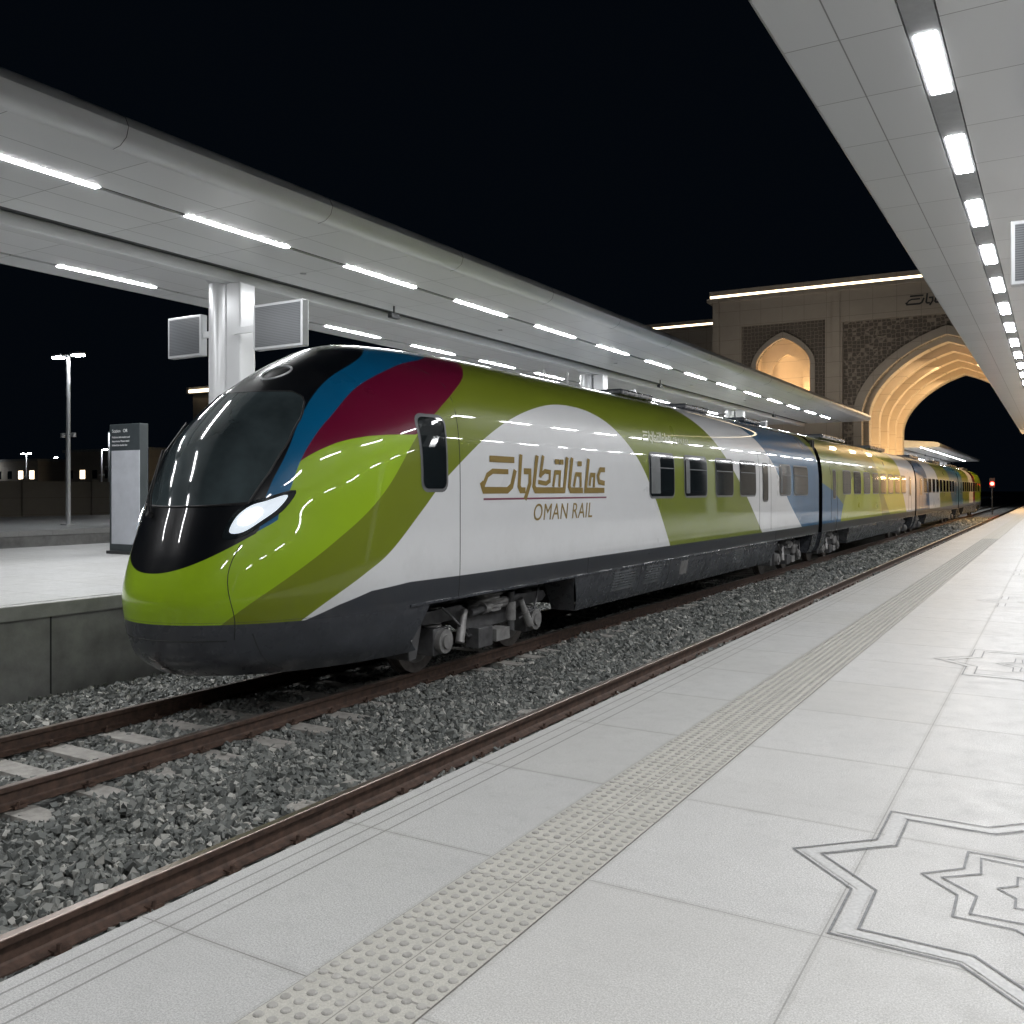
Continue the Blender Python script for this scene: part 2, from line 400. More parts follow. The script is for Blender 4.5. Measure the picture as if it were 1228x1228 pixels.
# ------------------------------------------------------------------ canopies
def canopyL(y0,y1,ph=9.5):
    root=empty('platform_canopy')
    fas=[(-10.0,5.80),(-9.86,5.82),(-9.74,5.90),(-9.70,6.02),(-9.76,6.14),(-9.92,6.23),(-10.3,6.30)]
    shell=fas+[(-13.5,6.55),(-16.6,6.30),(-16.95,6.15),(-17.0,5.95),(-16.9,5.82),(-16.8,5.84),(-13.9,5.86),(-10.1,5.86)]
    MB().prism(shell,y0,y1).obj('roof_shell',M['fascia'],root,smooth=True)
    s=MB(); s.box(-13.42,-11.50,y0+.05,y1-.05,5.80,5.858); s.box(-11.38,-10.002,y0+.05,y1-.05,5.80,5.857)
    s.box(-16.0,-13.95,y0+.05,y1-.05,5.80,5.858); s.box(-16.75,-16.12,y0+.05,y1-.05,5.80,5.857)
    s.obj('soffit_panels',M['soffL'],root)
    g=MB(); g.box(-13.95,-13.42,y0+.1,y1-.1,5.815,5.86); g.box(-11.5,-11.38,y0+.1,y1-.1,5.83,5.859); g.box(-16.12,-16.0,y0+.1,y1-.1,5.83,5.859)
    g.obj('service_slots',M['slot'],root)
    b=MB(); b.box(-13.90,-13.62,y0+.2,y1-.2,5.60,5.815); b.obj('spine_beam',M['fascia'],root,bevel=.02)
    fs=MB(); y=y0+2.9
    while y<y1-.3: fs.tube([(x,y,z) for x,z in fas],.0045,n=5); y+=3.65
    fs.obj('fascia_joints',M['slot'],root)
    sd=MB(); y=y0+1.6
    while y<y1-1: sd.cyl((-12.55,y,5.785),(-12.55,y,5.801),.06,n=14); y+=7.3
    sd.obj('soffit_detectors',M['screenframe'],root)
    L=MB(); k0=int((y0-ph)/3.65)-1
    y=ph+k0*3.65
    H=MB()
    while y+2.15<y1:
        if y>y0+.1: L.quad(-11.49,-11.39,y,y+2.15,5.792); H.box(-11.495,-11.385,y-.03,y+2.18,5.798,5.829)
        if y+.9>y0+.1 and y+.9+2.15<y1: L.quad(-16.11,-16.01,y+.9,y+3.05,5.792); H.box(-16.115,-16.005,y+.87,y+3.08,5.798,5.829)
        y+=3.65
    L.obj('led_strips',M['lampL'],root,fix=False); H.obj('led_housings',M['fascia'],root)
    c=MB();c2=MB();c3=MB();y=12.6
    while y<y1-2:
        if y>y0+1:
            c.cyl((-14.1,y,.23),(-14.1,y,5.62),.27,n=32)
            c.cyl((-14.1,y,5.62),(-14.1,y,5.8),.27,.40,n=32)
            c3.box(-13.80,-13.42,y-.20,y+.20,.23,5.60)
            c2.box(-13.86,-13.79,y-.12,y+.12,.3,5.5)
            c2.cyl((-14.1,y,.235),(-14.1,y,.27),.36,n=28)
            c2.cyl((-13.0,y+4,5.8),(-13.0,y+4,5.62),.02,n=8); c2.box(-13.06,-12.94,y+3.85,y+4.15,5.52,5.62)
        y+=16.3
    c.obj('columns',M['steel'],root,smooth=True); c3.obj('column_cladding',M['steel'],root,bevel=.03); c2.obj('column_gaps_and_cctv',M['darkmetal'],root)
canopyL(-3,59)
canopyL(97,150)
def canopyR(y0,y1):
    root=empty('platform_canopy')
    shell=[(-2.26,5.80),(-2.30,5.84),(-2.31,6.02),(-2.25,6.10),(2.2,6.5),(6.6,6.1),(6.66,5.9),(6.6,5.80),(6.4,5.86),(-2.2,5.86)]
    MB().prism(shell,y0,y1).obj('roof_shell',M['fascia'],root,smooth=True)
    s=MB()
    for a,b,c in ((-2.255,-1.20,0),(-.90,2.0,.001),(2.9,5.35,0),(5.65,6.5,.001)): s.box(a,b,y0+.05,y1-.05,5.80,5.858-c)
    s.obj('soffit_panels',M['soffR'],root)
    g=MB()
    for a,b in ((-1.2,-.9),(2.0,2.9),(5.35,5.65)): g.box(a,b,y0+.06,y1-.06,5.84,5.861)
    g.obj('service_slots',M['slot'],root)
    tr=MB()
    for xc in (-1.05,5.5): tr.box(xc-.135,xc+.135,y0+.07,y1-.07,5.802,5.8395)
    tr.obj('light_track',M['track'],root)
    L=MB(); y=9.2-2.83*5
    while y<y1-2:
        if y>y0+.3:
            for xc in (-1.05,5.5): L.quad(xc-.095,xc+.095,y,y+1.45,5.795)
        y+=2.83
    L.obj('led_panels',M['lampR'],root,fix=False)
    c=MB(); y=-4
    while y<y1-2: c.cyl((2.45,y,0),(2.45,y,5.85),.27,n=28); y+=16.3
    c.obj('columns',M['steel'],root,smooth=True)
canopyR(-6,78)

def display(x0,x1,z0,z1,y,arm=None,hang=None,th=.16):
    root=empty('information_display')
    MB().box(x0,x1,y,y+th,z0,z1).obj('housing',M['screenframe'],root,bevel=.012)
    MB().box(x0+.05,x1-.05,y-.006,y+.01,z0+.05,z1-.05).obj('screen',M['screen'],root)
    MB().box(x0+.05,x1-.05,y+th-.01,y+th+.006,z0+.05,z1-.05).obj('rear_screen',M['screen'],root)
    b=MB()
    if arm: b.box(arm[0],arm[1],y+.05,y+.11,(z0+z1)/2-.06,(z0+z1)/2+.06)
    if hang:
        for x in hang: b.cyl((x,y+th/2,z1),(x,y+th/2,5.8),.03,n=10)
    b.obj('bracket',M['steel'],root)
display(-15.6,-14.62,4.28,5.10,12.5,arm=(-14.62,-14.3))
display(-12.85,-11.62,4.20,5.04,12.2,arm=(-13.45,-12.85))
display(-15.45,-14.5,4.18,4.98,28.8,arm=(-14.5,-14.3)); display(-13.25,-12.25,4.18,5.0,28.7,arm=(-13.45,-13.25))
display(-15.45,-14.5,4.18,4.98,45.1,arm=(-14.5,-14.3)); display(-13.25,-12.25,4.18,5.0,45.0,arm=(-13.45,-13.25))
display(-.52,.55,4.25,5.08,13.5,hang=(-.2,.3))

# ------------------------------------------------------------------ street lamps
def lamp(x,y,h,heads=2,base=.23):
    root=empty('street_lamp')
    b=MB(); b.cyl((x,y,base),(x,y,h),.10,.07,n=14); b.box(x-.2,x+.2,y-.2,y+.2,base,base+.06)
    for s in ((-1,1) if heads==2 else (1,)):
        b.box(x+min(0,s*.35),x+max(0,s*.35),y-.04,y+.04,h-.08,h)
        b.box(x+s*.3-(.0 if s>0 else .6),x+s*.3+(.6 if s>0 else 0),y-.14,y+.14,h-.03,h+.05)
    b.cyl((x+.1,y,h*.55),(x+.35,y,h*.55),.03,n=8); b.cyl((x+.35,y,h*.55-.12),(x+.35,y,h*.55+.05),.09,n=10)
    b.cyl((x-.1,y,h*.55),(x-.35,y,h*.55),.03,n=8); b.cyl((x-.35,y,h*.55-.12),(x-.35,y,h*.55+.05),.09,n=10)
    b.obj('pole_and_arms',M['steel'],root,smooth=True)
    L=MB()
    for s in ((-1,1) if heads==2 else (1,)):
        cx=x+s*.62; L.box(cx-.24,cx+.24,y-.12,y+.12,h-.085,h-.031)
    L.obj('led_heads',M['street'],root)
lamp(-33.3,22,6.9); lamp(-57,52,7.2); lamp(-70,50,6.6,1); lamp(-88,62,6,1,-1); lamp(-105,64,6,2,-1); lamp(-120,95,8,2,-1); lamp(-92,88,7,1,-1)
lamp(-140,90,7,1,-1); lamp(-135,70,5.5,1,-1); lamp(-150,84,6,1,-1)

def lowb(x,y,w,h,d,n=3,lit=0):
    root=empty('distant_building')
    MB().box(x,x+w,y,y+d,-1.05,h).obj('walls',M['sand'],root)
    MB().box(x-.3,x+w+.3,y-.3,y+d,h,h+.4).obj('roof',M['concrete'],root)
    if not lit: MB().box(x,x+w,y-.36,y-.31,h+.03,h+.22).obj('eave_light',M['warm'],root)
    b=MB();bb=MB()
    for i in range(int(w//n)):
        t_=bb if (lit and random.random()<lit) else b
        t_.box(x+.8+i*n,x+2.0+i*n,y-.02,y+.05,1.,h-1.8 if not lit else 2.4)
        if lit and h>5:
            t_=bb if random.random()<lit else b
            t_.box(x+.8+i*n,x+2.0+i*n,y-.02,y+.05,3.4,4.7)
    b.obj('windows',M['glass'],root)
    if bb.v: bb.obj('lit_windows',M['warm'],root)
lowb(-49.3,41.5,14,8.0,10)
lowb(-168,86,30,6.2,12,3,.4); lowb(-134,88,20,7.5,12,3,.35); lowb(-200,80,28,6,12,3,.3); lowb(-110,92,16,5.6,10,3,.4)

def text_mesh(name,s,size,mat,parent,M4,shear=0,extr=.001,align='LEFT',sp=1.0,xf=None):
    cu=bpy.data.curves.new(name,'FONT'); cu.body=s; cu.size=size; cu.shear=shear; cu.extrude=extr; cu.align_x=align; cu.space_character=sp
    o=bpy.data.objects.new(name,cu); COL.objects.link(o)
    bpy.context.view_layer.update()
    me=bpy.data.meshes.new_from_object(o); bpy.data.objects.remove(o)
    me.transform(M4); me.materials.clear(); me.materials.append(mat)
    if xf:
        for v in me.vertices: v.co.x+=xf(v.co.z)
    ob=bpy.data.objects.new(name,me); link(ob,parent); return ob
def side_mat(x,y,z): return Matrix(((0,0,1,x),(1,0,0,y),(0,1,0,z),(0,0,0,1)))
def front_mat(x,y,z): return Matrix(((1,0,0,x),(0,0,-1,y),(0,1,0,z),(0,0,0,1)))

root=empty('information_totem')
tx0,tx1,ty=-17.62,-16.62,12.6
MB().box(tx0,tx1,ty,ty+.22,.235,3.02).obj('body',M['totem_dark'],root,bevel=.015)
MB().box(tx0+.09,tx1-.0,ty-.012,ty+.01,.45,2.45).obj('panel',M['totem_light'],root)
MB().box(tx0-.04,tx1+.04,ty-.05,ty+.27,.235,.30).obj('plinth',M['darkmetal'],root)
text_mesh('heading','Station   OR',.10,M['white_print'],root,front_mat(tx0+.1,ty-.006,2.84))
for i,sx in enumerate(('Platform information and','departures. Please stand','behind the tactile line')):
    text_mesh('lettering',sx,.058,M['white_print'],root,front_mat(tx0+.1,ty-.006,2.72-.085*i))

# ------------------------------------------------------------------ portal building
PHI=math.radians(1.5)
B=empty('arched_station_building',(-6.6,70,0),PHI)
def arch_pts(cx,a,zb,zs,za,k=.28,n=40):
    p=[(cx-a,zb)]
    for i in range(n+1):
        th_=math.pi*i/n; x=-a*math.cos(th_); u=min(1,abs(x)/a)
        z=zs+(za-zs)*((1-k)*math.sqrt(max(0,1-u*u))+k*(1-u))
        p.append((cx+x,z))
    p.append((cx+a,zb)); return p
def wall(name,outer,holes,y,th_,mat):
    cu=bpy.data.curves.new(name,'CURVE'); cu.dimensions='2D'; cu.fill_mode='BOTH'; cu.extrude=th_/2
    for pl in [outer]+holes:
        sp=cu.splines.new('POLY'); sp.points.add(len(pl)-1)
        for i,(x_,z_) in enumerate(pl): sp.points[i].co=(x_,z_,0,1)
        sp.use_cyclic_u=True
    o=bpy.data.objects.new(name,cu); COL.objects.link(o); bpy.context.view_layer.update()
    me=bpy.data.meshes.new_from_object(o); bpy.data.objects.remove(o)
    me.transform(Matrix(((1,0,0,0),(0,0,-1,y+th_/2),(0,1,0,0),(0,0,0,1))))
    me.materials.clear(); me.materials.append(mat)
    link(bpy.data.objects.new(name,me),B)
def rect(x0,x1,z0,z1): return [(x0,z0),(x1,z0),(x1,z1),(x0,z1)]
ZT=16.2
big=arch_pts(0,5.6,-1.03,7.0,12.5,.30)
wall('front_wall',rect(-16.5,16.5,-1.04,ZT),[rect(-6.9,6.9,-1.03,13.9),rect(-14.3,-8.1,7.5,14.2),rect(8.1,14.3,7.5,14.2)],0,1.0,M['sand'])
wall('spandrel_panel',rect(-6.95,6.95,-1.035,13.95),[big],.45,.8,M['lattice'])
wall('arch_moulding',arch_pts(0,6.15,-1.03,7.2,13.1,.30),[arch_pts(0,5.59,-1.03,7.0,12.49,.30)],.22,.45,M['sand'])
for sgn in (-1,1):
    cxs=sgn*11.2
    sm=arch_pts(cxs,2.0,8.9,11.1,13.1,.35)
    wall('niche_panel',rect(cxs-3.15,cxs+3.15,7.45,14.25),[sm],.30,.5,M['lattice'])
    wall('niche_moulding',arch_pts(cxs,2.35,8.6,11.1,13.55,.35),[arch_pts(cxs,1.99,8.92,11.1,13.09,.35)],.12,.3,M['sand'])
for sgn in (-1,1):
    cxs=sgn*11.2
    n=MB(); n.box(cxs-3,cxs+3,3.3,3.5,7.6,14.2); n.box(cxs-3,cxs-2.2,.81,3.3,7.6,14.2); n.box(cxs+2.2,cxs+3,.81,3.3,7.6,14.2); n.box(cxs-2.2,cxs+2.2,.81,3.3,8.3,8.85); n.box(cxs-2.2,cxs+2.2,.81,3.3,13.6,14.2)
    n.obj('niche_interior',M['vault'],B)
    n=MB(); n.box(cxs-2.18,cxs-2.08,.9,2.7,9.0,9.1); n.box(cxs+2.08,cxs+2.18,.9,2.7,9.0,9.1); n.box(cxs-1.2,cxs+1.2,1.0,1.15,8.86,8.93); n.box(cxs-1.5,cxs+1.5,2.96,3.1,13.45,13.55); n.obj('niche_light',M['warmn'],B)
    wall('niche_inner_arch',rect(cxs-2.19,cxs+2.19,8.86,13.58),[arch_pts(cxs-.2,1.2,9.0,10.9,12.2,.35)],2.75,.2,M['vault'])
v=MB()
def tunnel(mb,prof,y0,y1):
    n=len(prof); mb.add([(x,y0,z) for x,z in prof]+[(x,y1,z) for x,z in prof],[(i,i+1,n+i+1,n+i) for i in range(n-1)])
tunnel(v,arch_pts(0,5.85,-1.03,7.0,12.8,.30,n=48),1.24,23.3); v.obj('vault_lining',M['vault'],B,smooth=True,fix=False)
for k in range(5):
    y=1.5+k*5.1
    wall('vault_rib',arch_pts(0,5.9,-1.03,7.0,12.85,.30),[arch_pts(0,5.25,-1.03,6.95,12.15,.30)],y,1.1,M['vault'])
m=MB(); m.box(-16.5,-5.95,3.55,23,-1.04,ZT); m.box(5.95,16.5,3.55,23,-1.04,ZT); m.box(-16.5,-14.2,1.0,3.55,-1.04,ZT); m.box(14.2,16.5,1.0,3.55,-1.04,ZT)
m.box(-8.1,-5.97,1.26,3.55,-1.04,ZT); m.box(5.97,8.1,1.26,3.55,-1.04,ZT); m.box(-14.2,-8.1,1.0,3.55,14.21,ZT); m.box(8.1,14.2,1.0,3.55,14.21,ZT)
m.box(-14.2,-8.1,1.0,3.55,-1.04,7.44);m.box(8.1,14.2,1.0,3.55,-1.04,7.44)
m.box(-5.94,5.94,1.26,23,13.96,ZT); m.obj('masonry_mass',M['sand'],B)
wall('rear_wall',rect(-16.5,16.5,-1.04,ZT),[arch_pts(0,5.25,-1.03,6.95,12.15,.30)],23.01,.8,M['sand'])
c=MB(); c.box(-16.9,16.9,-.35,24,ZT,ZT+.28); c.box(-16.75,16.75,-.2,24,ZT+.50,ZT+.85); c.obj('cornice',M['sand'],B)
MB().box(-16.7,16.7,-.12,.08,ZT+.282,ZT+.498).obj('cornice_led',M['warm'],B)
c=MB(); c.box(-40,-16.5,7,20,-1.04,15.6); c.box(-40.3,-16.55,6.7,20,15.6,15.8); c.box(-40.2,-16.56,6.8,20,16.0,16.3); c.obj('side_wing',M['sand'],B)
MB().box(-40.2,-16.6,6.9,7.0,15.802,15.998).obj('wing_led',M['warm'],B)
pl=MB()
for xx in (-16.5,-7.6): pl.box(xx,xx+.55,-.14,-.002,-1.04,ZT-.01)
pl.box(7.05,7.6,-.14,-.002,-1.04,ZT-.01); pl.box(15.95,16.5,-.14,-.002,-1.04,ZT-.01)
pl.obj('pilasters',M['sand'],B)
L=MB()
for k in range(5):
    y=2.9+k*5.1
    for sx in (-1,1): L.box(min(sx*5.82,sx*5.65),max(sx*5.82,sx*5.65),y+.3,y+2.9,3.2,3.3)
L.obj('vault_washers',M['warmv'],B)

STROKES=[
 ([(.14,.42),(.72,.42)],.085),([(.0,.08),(.06,0),(.66,0),(.76,.06),(.80,.25)],.09),([(.03,.06),(.10,.20),(.22,.255),(.60,.255)],.07),
 ([(.92,.47),(.96,.06),(1.02,.0),(1.12,.0)],.085),
 ([(1.08,.27),(1.22,.27),(1.26,.10),(1.18,-.10)],.085),
 ([(1.38,.47),(1.38,.06),(1.44,0),(2.30,0)],.09),
 ([(1.54,.22),(1.66,.28),(1.82,.27),(1.84,.14),(1.74,.10),(1.52,.12)],.065),([(1.56,.48),(1.54,.22)],.075),
 ([(1.97,.08),(1.99,.27),(2.14,.27),(2.16,.08)],.07),([(1.97,.43),(2.04,.43)],.075),([(2.12,.43),(2.19,.43)],.075),
 ([(2.33,0),(2.33,.47)],.09),([(2.49,.47),(2.49,.06),(2.55,0),(2.94,0)],.09),
 ([(2.65,.08),(2.68,.25),(2.84,.25),(2.88,.08)],.07),([(2.73,.42),(2.81,.42)],.075),
 ([(3.07,.47),(3.07,0),(3.50,0)],.09),([(3.20,.10),(3.21,.25),(3.34,.25),(3.36,.08)],.07),
 ([(3.69,.34),(3.54,.34),(3.48,.24),(3.54,.14),(3.73,.12)],.08),([(3.52,0),(3.74,.0)],.085)]
def strokes(mb,fn,sc=1,shear=.22):
    for si,(pl,wd) in enumerate(STROKES):
        pts=[Vector((u+v_*shear,v_))*sc for u,v_ in pl]; n=len(pts);L_=[];R_=[]
        for i in range(n):
            d1=(pts[i]-pts[i-1]).normalized() if i>0 else (pts[1]-pts[0]).normalized()
            d2=(pts[i+1]-pts[i]).normalized() if i<n-1 else d1
            n1=Vector((-d1.y,d1.x));n2=Vector((-d2.y,d2.x));m_=(n1+n2).normalized();k=wd*sc/2/max(.4,m_.dot(n1))
            e=Vector((0,0))
            if i==0:e=-d1*wd*sc*.4
            if i==n-1:e=d1*wd*sc*.4
            L_.append(pts[i]+m_*k+e);R_.append(pts[i]-m_*k+e)
        mb.add([fn(p.x,p.y,si*.0004) for p in L_]+[fn(p.x,p.y,si*.0004) for p in R_],[(i,i+1,n+i+1,n+i) for i in range(n-1)])
sg=MB(); strokes(sg,lambda u,v_,e:(-2.6+u,-.02-e*3,14.7+v_),sc=1.35); sg.obj('facade_sign',M['darkmetal'],B,fix=False)

# ------------------------------------------------------------------ TRAIN
XC=-7.78
CP=np.array([(-.28,1.30,6.30,2.4),(-.12,1.38,6.08,2.4),(.09,1.44,5.99,2.4),(.3,1.475,5.955,2.35),(.55,1.495,5.95,2.3),
(.9,1.5,6.05,2.2),(1.3,1.5,6.2,2.2),(1.7,1.5,6.36,2.2),(2.1,1.49,6.58,2.25),(2.45,1.45,6.92,2.3),(2.75,1.37,7.28,2.4),
(3.0,1.23,7.65,2.5),(3.2,1.03,8.03,2.5),(3.35,.78,8.4,2.4),(3.44,.48,8.95,2.2),(3.475,.0,9.8,1.5)])
def cr(P,t_):
    n=len(P);t_=np.asarray(t_,float);i=np.clip(t_.astype(int),0,n-2);f=(t_-i)[:,None]
    g=lambda k:P[np.clip(k,0,n-1)]
    p0,p1,p2,p3=g(i-1),g(i),g(i+1),g(i+2)
    return .5*((2*p1)+(-p0+p2)*f+(2*p0-5*p1+4*p2-p3)*f**2+(-p0+3*p1-3*p2+p3)*f**3)
RR=cr(CP,np.linspace(0,15,1500))
def at_z(z): 
    return [float(np.interp(z,RR[:,0],RR[:,k])) for k in (1,2,3)]
def side_x(y,z,off=0):
    W,Y0,L=at_z(z)
    if y>=Y0+L: return XC+W+off
    return XC+W*math.sqrt(max(0,1-(1-(y-Y0)/L)**2))+off
def front_p(x,z,off=0):
    W,Y0,L=at_z(z); u=min(.999,abs(x)/W); y=Y0+L*(1-math.sqrt(1-u*u))
    e=.01
    u2=min(.999,(abs(x)+e)/W); y2=Y0+L*(1-math.sqrt(1-u2*u2)); dyx=(y2-y)/e*(1 if x>=0 else -1)
    W3,Y3,L3=at_z(z+e); u3=min(.999,abs(x)/W3); y3=Y3+L3*(1-math.sqrt(1-u3*u3)); dyz=(y3-y)/e
    n=Vector((dyx,-1,dyz)).normalized()
    return Vector((XC+x,y,z))+n*off
def smooth_poly(pts,closed,n=8):
    P=np.array(pts,float);m=len(P);out=[]
    rng_=range(m if closed else m-1)
    for i in rng_:
        g=(lambda k:P[k%m]) if closed else (lambda k:P[min(max(k,0),m-1)])
        p0,p1,p2,p3=g(i-1),g(i),g(i+1),g(i+2)
        for j in range(n):
            f=j/n; out.append(.5*((2*p1)+(-p0+p2)*f+(2*p0-5*p1+4*p2-p3)*f*f+(-p0+3*p1-3*p2+p3)*f**3))
    if not closed: out.append(P[-1])
    return [tuple(o) for o in out]
def sdf(poly,Y,Z):
    P=np.array(poly);n=len(P);d=np.full(len(Y),1e9);ins=np.zeros(len(Y),bool)
    for i in range(n):
        a=P[i-1];b=P[i];e=b-a;wy=Y-a[0];wz=Z-a[1];L=(e@e)+1e-12
        t_=np.clip((wy*e[0]+wz*e[1])/L,0,1)
        d=np.minimum(d,(wy-e[0]*t_)**2+(wz-e[1]*t_)**2)
        c1=(a[1]>Z)!=(b[1]>Z)
        xi=(b[0]-a[0])*(Z-a[1])/((b[1]-a[1]) if b[1]!=a[1] else 1e-12)+a[0]
        ins^=c1&(Y<xi)
    return np.where(ins,1,-1)*np.sqrt(d)
def gridmesh(name,rows,cols,V,mat,parent,attrs=None,flip=False):
    i=np.arange(rows-1)[:,None]*cols+np.arange(cols-1)[None]
    F=np.stack([i,i+1,i+cols+1,i+cols],-1).reshape(-1,4)
    if flip:F=F[:,::-1]
    me=bpy.data.meshes.new(name); me.from_pydata(V.tolist(),[],F.tolist()); me.update()
    if attrs:
        for k,a in attrs.items():
            at=me.attributes.new(k,'FLOAT','POINT'); at.data.foreach_set('value',a.astype(np.float32))
    me.shade_smooth(); me.materials.append(mat)
    o=bpy.data.objects.new(name,me); link(o,parent); return o
T=empty('passenger_train')
YE=28.95
rows=cr(CP,np.linspace(2.9,15,110))
na,ns=110,230
def bodyrows(rw,yend,na,ns):
    V=[];H=[]
    for z,W,Y0,L in rw:
        W=max(W,.0)
        a=np.linspace(0,math.pi/2,na,endpoint=False)
        xs=W*np.sin(a); ys=Y0+L*(1-np.cos(a))
        f=np.linspace(0,1,ns); ys2=(Y0+L)+(yend(z)-(Y0+L))*f
        x=np.concatenate([xs,np.full(ns,W)]);y=np.concatenate([ys,ys2])
        x=np.concatenate([-x[::-1],x[1:]]);y=np.concatenate([y[::-1],y[1:]])
        V.append(np.stack([x+XC,y,np.full(len(x),z)],1));H.append(np.abs(x))
    return np.concatenate(V),np.concatenate(H),2*(na+ns)-1
V,H,cols=bodyrows(rows,lambda z:YE,na,ns)
Y=V[:,1];Z=V[:,2]
Acur=smooth_poly([(6.15,.1),(6.33,.35),(6.58,.58),(7.24,1.05),(7.66,1.35),(8.01,1.67),(8.48,2.20),(8.94,2.53),(9.43,2.82),(9.96,3.11),(10.6,3.55)],False)
Bcur=smooth_poly([(6.3,-.1),(6.8,.2),(7.15,.45),(7.62,.72),(7.98,.93),(8.57,1.39),(9.08,1.78),(10.08,2.34),(11.2,2.72),(12.4,2.90),(13.59,2.79),(14.68,2.29),(15.56,1.56),(16.41,.56),(16.6,.3)],False)
Ccur=smooth_poly([(6.2,1.15),(6.7,1.55),(7.06,1.9),(7.41,2.09),(7.75,2.18),(8.1,2.22),(8.52,2.24)],False)
Dcur=smooth_poly([(6.6,.5),(6.68,.9),(6.76,1.28),(6.82,1.45),(6.91,1.6),(7.06,1.9),(7.24,2.14),(7.50,2.38),(8.04,2.78),(8.83,3.11),(9.55,3.30),(10.1,3.55)],False)
Ecur=smooth_poly([(6.45,.5),(6.54,.9),(6.62,1.25),(6.67,1.42),(6.73,1.57),(6.87,1.82),(7.25,2.37),(7.78,2.83),(8.55,3.22),(9.1,3.55)],False)
leftA=Acur+[(3,3.6),(3,0)]
W1=Bcur+[(16.6,-1),(6.3,-1)]
dA=sdf(leftA,Y,Z)
aboveC=sdf(Ccur+[(11,2.24),(11,4.2),(3,4.2),(3,1.1)],Y,Z)
dD=sdf(Dcur+[(3,3.6),(3,.4)],Y,Z); dE=sdf(Ecur+[(3,3.6),(3,.4)],Y,Z)
smile=Z-(.77+.36*(H/.85)**2.2)
smile_b=Z-(.80+.42*(H/.93)**2.2)
gx=np.interp(Y,[5.9,6.3,6.9,7.3,7.7,8.3,9,10,30],[.11,.12,.26,.41,.52,.565,.56,.55,.55])
F2=smooth_poly([(17.6,3.6),(18.5,3.08),(19.76,2.39),(21.3,1.5),(22.75,.52),(23.2,.2)],False)
G2=smooth_poly([(21.0,3.6),(22.0,3.17),(23.7,2.33),(25.4,1.25),(27.0,.45),(27.6,0)],False)
white2=F2+[(40,.2),(40,3.6)]; blue2=G2+[(40,0),(40,3.6)]
lim2=[(27.6,3.6),(28.3,3.0),(29.5,2.0),(33,1.6),(33,3.6)]
attrs={'d0':sdf(W1,Y,Z),'d1':dA,'d2':np.minimum(dA,aboveC),'d3':np.minimum(dD,smile_b),'d4':np.minimum(dE,smile),
       'd5':sdf(white2,Y,Z),'d6':sdf(blue2,Y,Z),'d7':sdf(lim2,Y,Z),'d8':gx-Z}
matL=livery('train_livery_lead',OLIVE,[WHITE,LIME,MAROON,BLUE,BLACK,WHITE,BLUE,OLIVE,GRAY],ior=1.44,cw=.9)
gridmesh('lead_car_body',len(rows),cols,V,matL,T,attrs)
rows2=cr(CP,np.linspace(0,3.0,22))
V2,H2,c2=bodyrows(rows2,lambda z:8.45+max(0,(z+.25))*.55,na,24)
gridmesh('nose_skirt',22,c2,V2,M['skirt'],T)
def endcap(y,parent,mat):
    r=cr(CP,np.linspace(3,15,40)); p=[(XC-w_,z) for z,w_,_,_ in r]+[(XC+w_,z) for z,w_,_,_ in r[::-1][1:]]
    MB().add([(x_,y,z_) for x_,z_ in p],[tuple(range(len(p)))]).obj('car_end',mat,parent,fix=False)
endcap(YE,T,M['gloss_black'])

def car(y0,y1,layers,base,idx,nose=False):
    rw=cr(CP,np.linspace(2.9,15,70)); n=int((y1-y0)/.16); V=[]
    ys=np.linspace(y0,y1,n)
    for s_ in (-1,1):
        V=[]
        for z,W,_,_ in rw: V.append(np.stack([np.full(n,XC+s_*max(W,0)),ys,np.full(n,z)],1))
        V=np.concatenate(V);Y=V[:,1];Z=V[:,2]
        at={'d%d'%i:sdf(p,Y,Z) for i,(p,c_) in enumerate(layers)}
        at['d%d'%len(layers)]=.55-Z
        gridmesh('car_body',len(rw),n,V,mats_c[idx],T,at,flip=(s_<0))
    endcap(y0,T,M['gloss_black']);endcap(y1,T,M['gloss_black'])
L2=[([(29,-.5),(36.2,-.5),(33.5,.9),(31,1.6),(29,1.9)],BLUE),(smooth_poly([(32.0,-.2),(32.6,1.0),(34.5,2.1),(37.6,2.3),(40.2,1.3),(41,-.2)],False),YEL),
    (smooth_poly([(39.,3.7),(40.0,2.2),(42,1.0),(44.5,-.2)],False)+[(49,-.2),(46.6,1.6),(45.2,3.7)],YEL),([(45.2,3.7),(46.6,1.6),(49,-.2),(53,-.2),(52,1.6),(51.6,3.7)],WHITE)]
L3=[([(51,-1),(51,3.6),(55,3.6),(57,1.6),(58,-1)],BLUE),([(55,3.6),(57,1.6),(58,-1),(63.5,-1),(62.5,1.6),(60,3.6)],WHITE),([(68,3.6),(69,1.6),(72,0),(76,0),(76,3.6)],BLUE)]
L4=[([(75,-1),(75,3.6),(78,3.6),(79,0)],BLUE),([(84,3.6),(85,0),(89,0),(88,3.6)],WHITE),([(88,3.6),(89,0),(91,0),(91,3.6)],MAROON),([(91,3.6),(91,0),(99,0),(99,3.6)],LIME)]
mats_c=[livery('train_livery_%d'%i,b,[c_ for _,c_ in L]+[GRAY],60) for i,(b,L) in enumerate(((OLIVE,L2),(OLIVE,L3),(OLIVE,L4)))]
car(29.45,51.1,L2,OLIVE,0); car(51.6,74.9,L3,OLIVE,1); car(75.4,98,L4,OLIVE,2)
g=MB()
for a in (28.95,51.1,74.9):
    for k in range(5):
        y=a+.02+k*.095; r=.0 if k%2 else .05
        g.box(XC-1.28+r,XC+1.28-r,y,y+.09,.3,3.15-r)
g.obj('gangway_bellows',M['rubber'],T)
